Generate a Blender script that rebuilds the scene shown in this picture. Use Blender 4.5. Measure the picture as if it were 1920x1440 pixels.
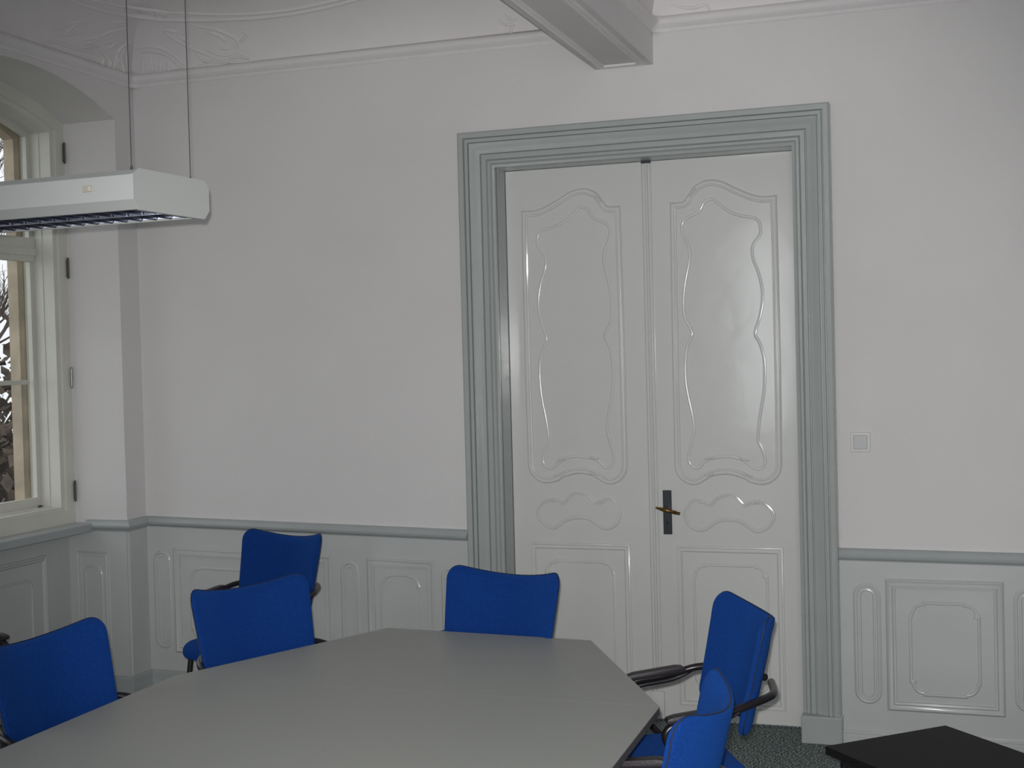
import bpy, bmesh, math, random
from mathutils import Vector, Matrix
random.seed(7)
S = bpy.context.scene
COL = S.collection
for o in list(bpy.data.objects):
    bpy.data.objects.remove(o)

# ------------------------------------------------------------------ camera, world, light, exposure
CAM = Vector((0.0, 0.0, 1.67))
YAW, PIT, ROL, FPX = -.3296, .0214, -.0256, 2466.7
def _mat(*rows): return Matrix(rows)
_yaw = _mat((math.cos(YAW), -math.sin(YAW), 0), (math.sin(YAW), math.cos(YAW), 0), (0, 0, 1))
_base = _mat((1, 0, 0), (0, 0, -1), (0, 1, 0))
_pit = _mat((1, 0, 0), (0, math.cos(PIT), -math.sin(PIT)), (0, math.sin(PIT), math.cos(PIT)))
_rol = _mat((math.cos(ROL), -math.sin(ROL), 0), (math.sin(ROL), math.cos(ROL), 0), (0, 0, 1))
RR = _rol @ _pit @ _base @ _yaw
cd = bpy.data.cameras.new('camera'); cam = bpy.data.objects.new('camera', cd); COL.objects.link(cam)
cd.sensor_fit = 'HORIZONTAL'; cd.sensor_width = 36; cd.lens = FPX / 1920 * 36
cd.clip_start = .05; cd.clip_end = 200
m4 = Matrix((RR[0], -RR[1], -RR[2])).transposed().to_4x4(); m4.translation = CAM
cam.matrix_world = m4
S.camera = cam
S.view_settings.view_transform = 'Standard'; S.view_settings.look = 'None'
S.view_settings.gamma = 1; S.view_settings.use_curve_mapping = False
S.view_settings.exposure = 0.0

w = bpy.data.worlds.new('overcast_sky'); S.world = w; w.use_nodes = True
nt = w.node_tree; bg = nt.nodes['Background']
tc = nt.nodes.new('ShaderNodeTexCoord'); nz = nt.nodes.new('ShaderNodeTexNoise'); cr = nt.nodes.new('ShaderNodeValToRGB')
nz.inputs['Scale'].default_value = 2.5; nz.inputs['Detail'].default_value = 4
cr.color_ramp.elements[0].position = .3; cr.color_ramp.elements[0].color = (.80, .86, .95, 1)
cr.color_ramp.elements[1].position = .7; cr.color_ramp.elements[1].color = (1, 1, 1, 1)
nt.links.new(tc.outputs['Generated'], nz.inputs['Vector']); nt.links.new(nz.outputs['Fac'], cr.inputs['Fac'])
nt.links.new(cr.outputs['Color'], bg.inputs['Color']); bg.inputs['Strength'].default_value = 1.1

def area(name, loc, target, sx, sy, power, color=(1, 1, 1)):
    l = bpy.data.lights.new(name, 'AREA'); l.shape = 'RECTANGLE'; l.size = sx; l.size_y = sy; l.energy = power; l.color = color
    o = bpy.data.objects.new(name, l); COL.objects.link(o); o.location = loc
    o.rotation_euler = (Vector(target) - Vector(loc)).to_track_quat('-Z', 'Y').to_euler()
    return o
# the camera's own small flash, just above the lens
fl = bpy.data.lights.new('camera_flash', 'SPOT'); fl.energy = 418; fl.spot_size = math.radians(62); fl.spot_blend = .72
fl.shadow_soft_size = .012; fl.color = (1, .985, .96)
flo = bpy.data.objects.new('camera_flash', fl); COL.objects.link(flo); flo.location = CAM + Vector((-.015, 0, .04))
flo.rotation_euler = Vector((-.27, .95, -.07)).to_track_quat('-Z', 'Y').to_euler()
# overcast daylight falling through the windows behind and beside the camera
area('door_streak_window_south', (-1.90, -2.12, 1.9), (-1.90, 5, 1.6), .24, 2.0, 19, (.93, .97, 1))  # unseen window, made narrow and strong to draw a highlight strip on the door
area('daylight_window_south_east', (.9, -2.12, 1.9), (.9, 5, 1.6), 1.0, 2.0, 31, (.93, .97, 1))
area('daylight_window_west', (-4.62, .25, 1.9), (0, .25, 1.6), 1.0, 2.0, 11, (.93, .97, 1))
area('daylight_window_west_middle', (-4.62, 2.55, 1.9), (0, 2.55, 1.6), 1.0, 2.0, 5, (.93, .97, 1))

# ------------------------------------------------------------------ materials
def rgb(r, g, b):
    f = lambda c: c / 12.92 if c <= .04045 else ((c + .055) / 1.055) ** 2.4
    return (f(r / 255), f(g / 255), f(b / 255), 1)
MATS = {}
def mat(name, col, rough=.5, metal=0, spec=.5, bump=0, bscale=40, var=0, vscale=8, coat=0, detail=3):
    if name in MATS: return MATS[name]
    m = bpy.data.materials.new(name); m.use_nodes = True; n = m.node_tree; b = n.nodes['Principled BSDF']
    b.inputs['Base Color'].default_value = col; b.inputs['Roughness'].default_value = rough
    b.inputs['Metallic'].default_value = metal; b.inputs['Specular IOR Level'].default_value = spec
    b.inputs['Coat Weight'].default_value = coat
    if name == 'blue_fabric':
        b.inputs['Sheen Weight'].default_value = .35; b.inputs['Sheen Tint'].default_value = (.03, .22, .9, 1); b.inputs['Sheen Roughness'].default_value = .45
    t = n.nodes.new('ShaderNodeTexCoord')
    if var:
        z = n.nodes.new('ShaderNodeTexNoise'); z.inputs['Scale'].default_value = vscale; z.inputs['Detail'].default_value = detail
        r = n.nodes.new('ShaderNodeValToRGB'); r.color_ramp.elements[0].position = .3; r.color_ramp.elements[1].position = .7
        r.color_ramp.elements[0].color = tuple(max(0, c * (1 - var)) for c in col[:3]) + (1,)
        r.color_ramp.elements[1].color = tuple(min(1, c * (1 + var)) for c in col[:3]) + (1,)
        n.links.new(t.outputs['Object'], z.inputs['Vector']); n.links.new(z.outputs['Fac'], r.inputs['Fac'])
        n.links.new(r.outputs['Color'], b.inputs['Base Color'])
    if bump:
        z = n.nodes.new('ShaderNodeTexNoise'); z.inputs['Scale'].default_value = bscale; z.inputs['Detail'].default_value = 3
        u = n.nodes.new('ShaderNodeBump'); u.inputs['Strength'].default_value = bump; u.inputs['Distance'].default_value = .01
        n.links.new(t.outputs['Object'], z.inputs['Vector']); n.links.new(z.outputs['Fac'], u.inputs['Height'])
        n.links.new(u.outputs['Normal'], b.inputs['Normal'])
    MATS[name] = m
    return m
WALL = mat('wall_plaster', (.70, .685, .685, 1), .9, spec=.2, bump=.15, bscale=90, var=.015, vscale=3)
CEIL = mat('ceiling_stucco', (.74, .715, .72, 1), .7, spec=.3, bump=.08, bscale=50, var=.015)
DOORP = mat('door_gloss_paint', (.66, .665, .65, 1), .15, spec=.5, bump=.12, bscale=7, var=.01)
WAIN = mat('wainscot_paint', (.555, .57, .57, 1), .24, spec=.5, bump=.1, bscale=9, var=.015)
GREY = mat('casing_grey_paint', (.40, .428, .425, 1), .24, spec=.5, bump=.15, bscale=12, var=.02)
RAIL = mat('rail_grey_paint', (.40, .43, .435, 1), .3, spec=.5, bump=.08, bscale=12, var=.02)
WINP = mat('window_white_paint', (.68, .68, .62, 1), .35, bump=.1, bscale=20, var=.04, vscale=5)
STONE = mat('sandstone', (.55, .47, .36, 1), .9, bump=.5, bscale=25, var=.18, vscale=9)
BLUE = mat('blue_fabric', (.0030, .037, .205, 1), .85, spec=.15, bump=.5, bscale=260, var=.16, vscale=170)
PIPE = mat('dark_piping', (.008, .016, .05, 1), .6)
BLACK = mat('black_steel', (.012, .010, .013, 1), .3, spec=.5)
PAD = mat('black_soft_plastic', (.022, .017, .022, 1), .5, bump=.1, bscale=200)
CHROME = mat('chrome', (.8, .8, .8, 1), .15, 1)
TABLE = mat('grey_laminate', (.335, .345, .325, 1), .46, spec=.4, var=.035, vscale=160, bump=.04, bscale=300)
TEDGE = mat('table_edge_grey', (.085, .085, .095, 1), .5)
DARKW = mat('black_laminate', (.011, .010, .010, 1), .65, spec=.25, var=.12, vscale=60)
LAMPW = mat('lamp_white_enamel', (.54, .555, .55, 1), .35)
LAMPG = mat('lamp_grey_enamel', (.42, .43, .45, 1), .4)
LOUV = mat('mirror_louvre', (.55, .6, .72, 1), .12, 1, bump=.2, bscale=12)
LDARK = mat('louvre_dark_reflection', (.01, .012, .035, 1), .25, .3)  # reflection of the dark floor and table put into the blade colour
IRON = mat('dark_iron', (.045, .05, .058, 1), .4, .6)
BRASS = mat('old_brass', (.22, .13, .045, 1), .35, .9)
PLAST = mat('white_plastic', (.62, .62, .60, 1), .4)
PLASTG = mat('grey_plastic', (.46, .465, .475, 1), .4)
BEIGE = mat('beige_plastic', (.5, .47, .38, 1), .5)
STEEL = mat('hinge_steel', (.35, .35, .33, 1), .35, .8)
HINGD = mat('hinge_dark', (.10, .10, .09, 1), .5, .5)
CABLE = mat('cable_steel', (.12, .12, .12, 1), .4, .7)
BARK = mat('bark', (.09, .065, .055, 1), .9, var=.3, vscale=12)
HEDGE = mat('winter_leaves', (.10, .075, .055, 1), .9, var=.5, vscale=6)
EARTH = mat('winter_lawn', (.12, .12, .07, 1), .95, var=.3, vscale=2)
def carpet():
    m = bpy.data.materials.new('speckled_carpet'); m.use_nodes = True; n = m.node_tree; b = n.nodes['Principled BSDF']
    t = n.nodes.new('ShaderNodeTexCoord'); z = n.nodes.new('ShaderNodeTexNoise'); z.inputs['Scale'].default_value = 120; z.inputs['Detail'].default_value = 2
    r = n.nodes.new('ShaderNodeValToRGB'); e = r.color_ramp.elements
    e[0].position = .36; e[0].color = (.03, .04, .038, 1); e[1].position = .64; e[1].color = (.42, .50, .48, 1)
    x = e.new(.5); x.color = (.13, .155, .15, 1)
    u = n.nodes.new('ShaderNodeBump'); u.inputs['Strength'].default_value = .6; u.inputs['Distance'].default_value = .004
    n.links.new(t.outputs['Object'], z.inputs['Vector']); n.links.new(z.outputs['Fac'], r.inputs['Fac']); n.links.new(r.outputs['Color'], b.inputs['Base Color'])
    n.links.new(z.outputs['Fac'], u.inputs['Height']); n.links.new(u.outputs['Normal'], b.inputs['Normal']); b.inputs['Roughness'].default_value = .95
    b.inputs['Specular IOR Level'].default_value = .1
    return m
CARPET = carpet()
def glassmat():
    m = bpy.data.materials.new('window_glass'); m.use_nodes = True; n = m.node_tree
    for x in list(n.nodes): n.nodes.remove(x)
    o = n.nodes.new('ShaderNodeOutputMaterial'); a = n.nodes.new('ShaderNodeBsdfTransparent'); g = n.nodes.new('ShaderNodeBsdfGlossy'); mx = n.nodes.new('ShaderNodeMixShader')
    g.inputs['Roughness'].default_value = .02; mx.inputs[0].default_value = .06; a.inputs[0].default_value = (.97, .98, .97, 1)
    n.links.new(a.outputs[0], mx.inputs[1]); n.links.new(g.outputs[0], mx.inputs[2]); n.links.new(mx.outputs[0], o.inputs[0])
    return m
GLASS = glassmat()

# ------------------------------------------------------------------ mesh helpers
def link(name, bm, m, parent=None, smooth=False, recalc=True):
    if recalc: bmesh.ops.recalc_face_normals(bm, faces=bm.faces)
    me = bpy.data.meshes.new(name); bm.to_mesh(me); bm.free()
    if m: me.materials.append(m)
    if smooth:
        for p in me.polygons: p.use_smooth = True
        try: me.set_sharp_from_angle(angle=math.radians(38))
        except Exception: pass
    o = bpy.data.objects.new(name, me); COL.objects.link(o)
    if parent: o.parent = parent
    return o
def tag(o, label, cat, group=None, kind=None):
    o['label'] = label; o['category'] = cat
    if group: o['group'] = group
    if kind: o['kind'] = kind
    return o
def empty(name, loc=(0, 0, 0), rz=0):
    o = bpy.data.objects.new(name, None); COL.objects.link(o); o.location = loc; o.rotation_euler = (0, 0, rz); return o
def box(bm, x0, x1, y0, y1, z0, z1, bev=0):
    vs = [bm.verts.new((x, y, z)) for x in (x0, x1) for y in (y0, y1) for z in (z0, z1)]
    fs = [bm.faces.new([vs[i] for i in q]) for q in ((0, 1, 3, 2), (4, 6, 7, 5), (0, 4, 5, 1), (2, 3, 7, 6), (0, 2, 6, 4), (1, 5, 7, 3))]
    if bev:
        es = list({e for f in fs for e in f.edges})
        bmesh.ops.bevel(bm, geom=es, offset=bev, segments=2, affect='EDGES', profile=.5)
def prism(bm, pts, d, off=(0, 0, 0)):
    """pts: 3d polygon, d: extrusion vector"""
    d = Vector(d); off = Vector(off); n = len(pts)
    a = [bm.verts.new(Vector(p) + off) for p in pts]; b = [bm.verts.new(Vector(p) + off + d) for p in pts]
    bm.faces.new(a); bm.faces.new(b[::-1])
    for i in range(n): bm.faces.new((a[i], a[(i + 1) % n], b[(i + 1) % n], b[i]))
def smooth_path(pts, k=4, closed=False):
    P = [Vector(p) for p in pts]; n = len(P); out = []
    rng = range(n) if closed else range(n - 1)
    for i in rng:
        if closed: a, b, c, d = P[(i - 1) % n], P[i], P[(i + 1) % n], P[(i + 2) % n]
        else: a, b, c, d = P[max(i - 1, 0)], P[i], P[i + 1], P[min(i + 2, n - 1)]
        for j in range(k):
            t = j / k
            out.append(.5 * ((2 * b) + (c - a) * t + (2 * a - 5 * b + 4 * c - d) * t * t + (3 * b - a - 3 * c + d) * t ** 3))
    if not closed: out.append(P[-1])
    return out
def sweep(bm, path, prof, N, closed=False, caps=True, closeprof=False):
    N = Vector(N).normalized(); P = [Vector(p) for p in path]; n = len(P); rings = []
    for i in range(n):
        if closed: t0 = (P[i] - P[i - 1]); t1 = (P[(i + 1) % n] - P[i])
        else:
            t0 = P[i] - P[i - 1] if i else P[1] - P[0]; t1 = P[i + 1] - P[i] if i < n - 1 else P[i] - P[i - 1]
        t0 = (t0 - N * t0.dot(N)).normalized(); t1 = (t1 - N * t1.dot(N)).normalized()
        s0 = t0.cross(N); s1 = t1.cross(N); s = s0 + s1
        if s.length < 1e-6: s = s0
        s.normalize(); k = 1 / max(.45, s.dot(s0))
        rings.append([bm.verts.new(P[i] + s * (a * k) + N * b) for a, b in prof])
    m = len(prof)
    for i in range(n if closed else n - 1):
        A, B = rings[i], rings[(i + 1) % n]
        for j in range(m if closeprof else m - 1):
            bm.faces.new((A[j], A[(j + 1) % m], B[(j + 1) % m], B[j]))
    if caps and not closed and m > 2:
        bm.faces.new(rings[0]); bm.faces.new(rings[-1][::-1])
def tube(bm, path, r, seg=10, closed=False, flat=1.0, ends=True):
    P = [Vector(p) for p in path]; n = len(P); rings = []; up = None
    rr = r if isinstance(r, (list, tuple)) else [r] * n
    for i in range(n):
        if closed: t = P[(i + 1) % n] - P[i - 1]
        else: t = P[min(i + 1, n - 1)] - P[max(i - 1, 0)]
        t.normalize()
        if up is None:
            up = Vector((0, 0, 1)) if abs(t.z) < .9 else Vector((0, 1, 0))
        up = (up - t * up.dot(t)).normalized(); s = t.cross(up)
        rings.append([bm.verts.new(P[i] + (s * math.cos(a) + up * math.sin(a) * flat) * rr[i]) for a in [2 * math.pi * k / seg for k in range(seg)]])
    for i in range(n if closed else n - 1):
        A, B = rings[i], rings[(i + 1) % n]
        for j in range(seg): bm.faces.new((A[j], A[(j + 1) % seg], B[(j + 1) % seg], B[j]))
    if ends and not closed: bm.faces.new(rings[0][::-1]); bm.faces.new(rings[-1])
def rrect(x0, x1, z0, z1, r, k=6):
    out = []
    for cx, cz, a0 in ((x1 - r, z1 - r, 0), (x0 + r, z1 - r, 90), (x0 + r, z0 + r, 180), (x1 - r, z0 + r, 270)):
        for i in range(k + 1):
            a = math.radians(a0 + 90 * i / k); out.append((cx + r * math.cos(a), cz + r * math.sin(a)))
    return out
def notched(x0, x1, z0, z1, r):
    """rectangle with stepped, scooped corners"""
    out = []
    for cx, cz, a0 in ((x1, z1, 270), (x0, z1, 0), (x0, z0, 90), (x1, z0, 180)):
        pass
    for (cx, cz, sx, sz) in ((x1, z1, -1, -1), (x0, z1, 1, -1), (x0, z0, 1, 1), (x1, z0, -1, 1)):
        pts = [(cx, cz + sz * r), (cx + sx * r * .12, cz + sz * r)]
        for i in range(5):
            a = math.radians(90 * i / 4)
            pts.append((cx + sx * (r * .12 + r * .75 * (1 - math.cos(a))), cz + sz * (r - r * .88 * math.sin(a))))
        pts.append((cx + sx * r, cz + sz * r * .12)); pts.append((cx + sx * r, cz))
        if (sx, sz) in ((1, -1), (-1, 1)): pts = pts[::-1]
        out += pts
    return out
NY = (0, -1, 0)
def molding_xz(bm, pts, y, prof, closed=True, tilt=None):
    tf = tilt or (lambda x: 0)
    sweep(bm, [(x, y, z + tf(x)) for x, z in pts], prof, NY, closed=closed)
DOUBLE = [(-.016, -.002), (-.014, .005), (-.010, .008), (-.005, .003), (.002, .0035), (.006, .0075), (.012, .005), (.015, -.002)]
SINGLE = [(-.009, -.002), (-.005, .005), (0, .006), (.006, .002), (.008, -.002)]

# ------------------------------------------------------------------ room shell
XW, YN, XE, YS = -3.93, 5.70, 2.3, -2.0
TOP = 3.48; CROWN = 3.10
bm = bmesh.new(); box(bm, XW - .95, XE + .3, YS - .4, YN + .7, -.12, 0)
tag(link('floor', bm, CARPET), 'dark grey speckled carpet floor', 'floor', kind='structure')

OX0, OX1, OZ = -2.0, -.665, 2.53
bm = bmesh.new()
box(bm, XW - .555, OX0 - .03, YN, YN + .5, -.05, TOP + .1)
box(bm, OX1 + .03, XE + .3, YN, YN + .5, -.05, TOP + .1)
box(bm, OX0 - .03, OX1 + .03, YN, YN + .5, OZ + .03, TOP + .1)
wn = tag(link('wall_north', bm, WALL), 'pale plastered wall holding the tall double door', 'wall', kind='structure')
# dark room beyond is closed by the leaves themselves

bm = bmesh.new(); box(bm, XE, XE + .3, YS - .3, YN, -.05, TOP + .1)
tag(link('wall_east', bm, WALL), 'plain pale wall opposite the windows', 'wall', kind='structure')

# west wall with three arched window niches
WY = [(4.16, 5.538), (1.86, 3.238), (-.44, .938)]
ZS, ZA = 2.885, 3.038
def arch(y0, y1, zs, za, k=16):
    c = (y0 + y1) / 2; h = (y1 - y0) / 2; rise = za - zs; R = (h * h + rise * rise) / (2 * rise); zc = za - R; a = math.asin(h / R)
    return [(c + R * math.sin(t), zc + R * math.cos(t)) for t in [a - 2 * a * i / k for i in range(k + 1)]]   # from y1 to y0
bm = bmesh.new()
ys = [YN] + [v for w_ in WY for v in (w_[1], w_[0])] + [YS - .3]
for i in range(0, len(ys), 2):
    box(bm, XW - .495, XW, ys[i + 1], ys[i], -.05, TOP + .1)
for y0, y1 in WY:
    a = arch(y0, y1, ZS, ZA)
    poly = [(XW, y1, TOP + .1)] + [(XW, y, z) for y, z in a] + [(XW, y0, TOP + .1)]
    # strips, so that the face is well triangulated
    for (p, q) in zip(a[:-1], a[1:]):
        prism(bm, [(XW, p[0], p[1]), (XW, q[0], q[1]), (XW, q[0], TOP + .1), (XW, p[0], TOP + .1)], (-.495, 0, 0))
ww = tag(link('wall_west', bm, WALL), 'pale plastered window wall with deep arched niches', 'wall', kind='structure')
bm = bmesh.new()
for i in range(0, len(ys), 2):
    box(bm, XW - .555, XW - .495, ys[i + 1] - (.14 if i < 6 else 0), ys[i] + (.14 if i else 0), -.05, TOP + .1)
for y0, y1 in WY:
    box(bm, XW - .555, XW - .36, y0, y1, -.05, .86); box(bm, XW - .555, XW - .495, y0, y1, .86, .97)
    a = arch(y0 + .14, y1 - .14, ZS - .08, ZA - .11)
    for (p, q) in zip(a[:-1], a[1:]):
        prism(bm, [(XW - .495, p[0], p[1]), (XW - .495, q[0], q[1]), (XW - .495, q[0], TOP + .1), (XW - .495, p[0], TOP + .1)], (-.06, 0, 0))
fac = tag(link('wall_outer_west', bm, STONE), 'outer sandstone jamb seen through the window panes', 'wall', kind='structure')

bm = bmesh.new()   # south wall with two openings
so = [(-2.03, -1.77), (.35, 1.45)]  # first opening narrowed to shape its reflection on the right door leaf
xs = [XW - .3] + [v for p in so for v in p] + [XE + .3]
for i in range(0, len(xs), 2): box(bm, xs[i], xs[i + 1], YS - .3, YS, -.05, TOP + .1)
for a, b in so:
    box(bm, a, b, YS - .3, YS, -.05, .9); box(bm, a, b, YS - .3, YS, 2.9, TOP + .1)
tag(link('wall_south', bm, WALL), 'pale wall behind the camera with two window openings', 'wall', kind='structure')

# ceiling bays: cove and flat field, divided by a beam
BX0, BX1, BZ = -1.520, -1.257, 2.932
A_, B_, Z0 = .55, .35, 3.13
def bay(bm, x0, x1, y0, y1):
    loop = [(x0, y1, 0), (x1, y1, 0), (x1, y0, 0), (x0, y0, 0)]
    prof = [(0, CROWN + .0)] + [(A_ * (1 - math.cos(t)), Z0 + B_ * math.sin(t)) for t in [math.pi / 2 * i / 14 for i in range(15)]]
    sweep(bm, loop, prof, (0, 0, 1), closed=True)
    v = [bm.verts.new((x, y, Z0 + B_)) for x, y in ((x0 + A_, y0 + A_), (x1 - A_, y0 + A_), (x1 - A_, y1 - A_), (x0 + A_, y1 - A_))]
    bm.faces.new(v)
bm = bmesh.new(); bay(bm, XW, BX0, YS, YN); bay(bm, BX1, XE, YS, YN)
ce = link('ceiling', bm, CEIL, smooth=True, recalc=False)
tag(ce, 'white coved stucco ceiling in two bays', 'ceiling', kind='structure')
bm = bmesh.new(); box(bm, XW - .4, XE + .3, YS - .3, YN + .3, TOP + .08, TOP + .3)
tag(link('ceiling_slab', bm, CEIL), 'slab above the white stucco ceiling', 'ceiling', kind='structure')
# beam with a panelled soffit
bm = bmesh.new(); box(bm, BX0, BX1, YS, YN, BZ, TOP + .08)
beam = tag(link('ceiling_beam', bm, CEIL), 'white ceiling beam with a panelled underside ending above the double door', 'beam', kind='structure')
bm = bmesh.new()
sweep(bm, [(BX0 + .045, YN - .06, BZ), (BX1 - .045, YN - .06, BZ), (BX1 - .045, YS + .05, BZ), (BX0 + .045, YS + .05, BZ)],
      [(-.016, -.002), (-.013, .008), (-.006, .010), (-.002, .003), (.005, .004), (.010, .009), (.016, .005), (.018, -.002)], (0, 0, -1), closed=True)
link('soffit_molding', bm, CEIL, beam, smooth=True)
# crown mouldings
CP = [(0, -.045), (.004, -.045), (.008, -.038), (.005, -.030), (.012, -.024), (.026, -.014), (.030, -.002), (.026, .012), (.014, .022), (.004, .026), (0, .030)]
for nm, x0, x1, lab in (('trim_1', XW, BX0, 'white crown moulding under the cove, window side of the beam'), ('trim_2', BX1, XE, 'white crown moulding under the cove, right of the beam')):
    bm = bmesh.new()
    r = .05
    def rc(cx, cy, a0): return [(cx + r * math.cos(math.radians(a0 - 90 * i / 5)), cy + r * math.sin(math.radians(a0 - 90 * i / 5)), CROWN + .01) for i in range(6)]
    loop = rc(x0 + r, YN - r, 180) + [(x1, YN, CROWN + .01), (x1, YS, CROWN + .01), (x0, YS, CROWN + .01)]
    sweep(bm, loop, CP, (0, 0, 1), closed=True)
    tag(link(nm, bm, CEIL, smooth=True), lab, 'moulding', kind='structure')
# stucco relief
ORN = {
'frame':[(-3.811, 4.67, 3.349), (-3.822, 4.866, 3.339), (-3.816, 5.08, 3.345), (-3.814, 5.206, 3.347), (-3.802, 5.352, 3.355), (-3.781, 5.5, 3.37), (-3.672, 5.57, 3.356), (-3.526, 5.59, 3.342), (-3.347, 5.604, 3.329), (-3.159, 5.614, 3.32), (-2.968, 5.614, 3.319), (-2.776, 5.604, 3.329), (-2.641, 5.592, 3.34), (-2.345, 5.552, 3.37)],
'frame2':[(-3.794, 4.964, 3.361), (-3.783, 5.192, 3.369), (-3.755, 5.4, 3.387), (-3.645, 5.53, 3.383), (-3.487, 5.562, 3.363), (-3.334, 5.584, 3.347), (-3.149, 5.598, 3.335), (-2.959, 5.598, 3.333), (-2.766, 5.586, 3.344), (-2.623, 5.574, 3.354)],
'c1':[(-3.691, 5.596, 3.336), (-3.681, 5.626, 3.307), (-3.64, 5.654, 3.27), (-3.583, 5.674, 3.236), (-3.504, 5.69, 3.199), (-3.43, 5.698, 3.163), (-3.338, 5.694, 3.14), (-3.26, 5.694, 3.137), (-3.192, 5.694, 3.105)],
'c2':[(-3.534, 5.602, 3.33), (-3.477, 5.622, 3.311), (-3.416, 5.634, 3.297), (-3.35, 5.654, 3.271), (-3.307, 5.672, 3.24), (-3.312, 5.686, 3.209), (-3.35, 5.684, 3.215)],
'c3':[(-3.306, 5.678, 3.229), (-3.267, 5.67, 3.244), (-3.244, 5.658, 3.265), (-3.266, 5.654, 3.272)],
'sh1':[(-3.876, 5.632, 3.283), (-3.894, 5.59, 3.256), (-3.912, 5.562, 3.221), (-3.926, 5.558, 3.178), (-3.928, 5.544, 3.132)],
'sh2':[(-3.885, 5.666, 3.253), (-3.811, 5.664, 3.257), (-3.744, 5.67, 3.245), (-3.692, 5.684, 3.216), (-3.65, 5.696, 3.179), (-3.62, 5.694, 3.135)],
'sh3':[(-3.863, 5.678, 3.232), (-3.8, 5.676, 3.234), (-3.732, 5.682, 3.22), (-3.685, 5.694, 3.187), (-3.65, 5.694, 3.139)],
'sh4':[(-3.902, 5.6, 3.241), (-3.919, 5.592, 3.202), (-3.928, 5.618, 3.164), (-3.927, 5.63, 3.131)],
'l1':[(-3.83, 5.554, 3.333), (-3.852, 5.504, 3.311), (-3.874, 5.434, 3.284), (-3.9, 5.384, 3.246), (-3.917, 5.324, 3.21), (-3.925, 5.266, 3.184)],
'l2':[(-3.928, 4.982, 3.128), (-3.929, 5.04, 3.154), (-3.928, 5.114, 3.171), (-3.926, 5.202, 3.17), (-3.927, 5.282, 3.172), (-3.925, 5.374, 3.179), (-3.928, 5.432, 3.161)],
'l3':[(-3.913, 5.072, 3.22), (-3.895, 5.14, 3.254), (-3.875, 5.206, 3.283), (-3.9, 5.184, 3.248), (-3.917, 5.14, 3.207)],
'l4':[(-3.911, 5.412, 3.224), (-3.903, 5.458, 3.241), (-3.895, 5.504, 3.255), (-3.909, 5.494, 3.228), (-3.921, 5.424, 3.197)],
'r1':[(-3.58, 5.694, 3.11), (-3.565, 5.694, 3.122), (-3.529, 5.694, 3.139), (-3.458, 5.694, 3.141), (-3.369, 5.694, 3.126), (-3.309, 5.694, 3.137)],
'r2':[(-3.498, 5.682, 3.223), (-3.445, 5.692, 3.193), (-3.378, 5.696, 3.179), (-3.326, 5.692, 3.19)],
'r3':[(-3.439, 5.694, 3.121), (-3.37, 5.694, 3.115), (-3.31, 5.694, 3.113), (-3.349, 5.694, 3.124)],
'b1':[(-3.889, 5.694, 3.131), (-3.836, 5.694, 3.139), (-3.785, 5.694, 3.13), (-3.743, 5.694, 3.135), (-3.713, 5.694, 3.123)],
'm1':[(-3.665, 5.516, 3.392), (-3.674, 5.544, 3.374), (-3.703, 5.57, 3.358), (-3.719, 5.608, 3.325)],
's1':[(-1.927, 5.682, 3.22), (-1.916, 5.69, 3.198), (-1.893, 5.692, 3.191), (-1.878, 5.69, 3.198)],
's2':[(-1.964, 5.69, 3.199), (-1.933, 5.696, 3.176), (-1.9, 5.698, 3.171), (-1.909, 5.694, 3.148), (-1.908, 5.694, 3.12)],
't1':[(-1.167, 5.696, 3.179), (-1.105, 5.698, 3.161), (-1.058, 5.694, 3.159), (-1.02, 5.698, 3.167), (-1.004, 5.694, 3.145)],
}
EXTRA = [[(-3.913, 5.542, 3.217), (-3.923, 5.576, 3.19), (-3.929, 5.568, 3.154)], [(-3.898, 5.624, 3.25), (-3.916, 5.64, 3.211), (-3.927, 5.668, 3.147)], [(-3.861, 5.688, 3.207), (-3.862, 5.694, 3.146)], [(-3.807, 5.686, 3.21), (-3.805, 5.694, 3.141)], [(-3.759, 5.69, 3.197), (-3.758, 5.694, 3.141)], [(-3.717, 5.696, 3.177), (-3.713, 5.694, 3.123)], [(-3.913, 5.292, 3.219), (-3.904, 5.348, 3.239), (-3.884, 5.406, 3.271)], [(-3.926, 5.254, 3.174), (-3.919, 5.34, 3.199), (-3.914, 5.416, 3.214)], [(-3.925, 5.408, 3.181), (-3.928, 5.46, 3.167), (-3.928, 5.452, 3.131)], [(-3.922, 5.468, 3.194), (-3.929, 5.518, 3.161), (-3.928, 5.5, 3.127)], [(-3.553, 5.688, 3.203), (-3.51, 5.698, 3.166), (-3.448, 5.694, 3.151)], [(-3.451, 5.642, 3.287), (-3.4, 5.656, 3.268), (-3.371, 5.672, 3.242)], [(-3.409, 5.684, 3.214), (-3.362, 5.688, 3.206)], [(-3.37, 5.698, 3.161), (-3.31, 5.698, 3.164), (-3.259, 5.694, 3.15)], [(-3.55, 5.694, 3.117), (-3.499, 5.694, 3.116), (-3.45, 5.694, 3.094)], [(-3.28, 5.694, 3.109), (-3.23, 5.694, 3.13), (-3.192, 5.694, 3.117)], [(-3.895, 5.114, 3.256), (-3.882, 5.188, 3.276), (-3.862, 5.242, 3.298)], [(-3.92, 5.118, 3.202), (-3.91, 5.196, 3.227), (-3.897, 5.272, 3.251)], [(-3.697, 5.62, 3.312), (-3.657, 5.62, 3.312), (-3.613, 5.63, 3.301)], [(-3.615, 5.648, 3.279), (-3.583, 5.66, 3.261), (-3.583, 5.674, 3.238)], [(-3.845, 5.41, 3.319), (-3.824, 5.466, 3.338), (-3.815, 5.54, 3.345)], [(-3.678, 5.534, 3.381), (-3.628, 5.55, 3.371), (-3.668, 5.564, 3.361)]]
for i_, p_ in enumerate(EXTRA): ORN['x%d' % i_] = p_
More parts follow.
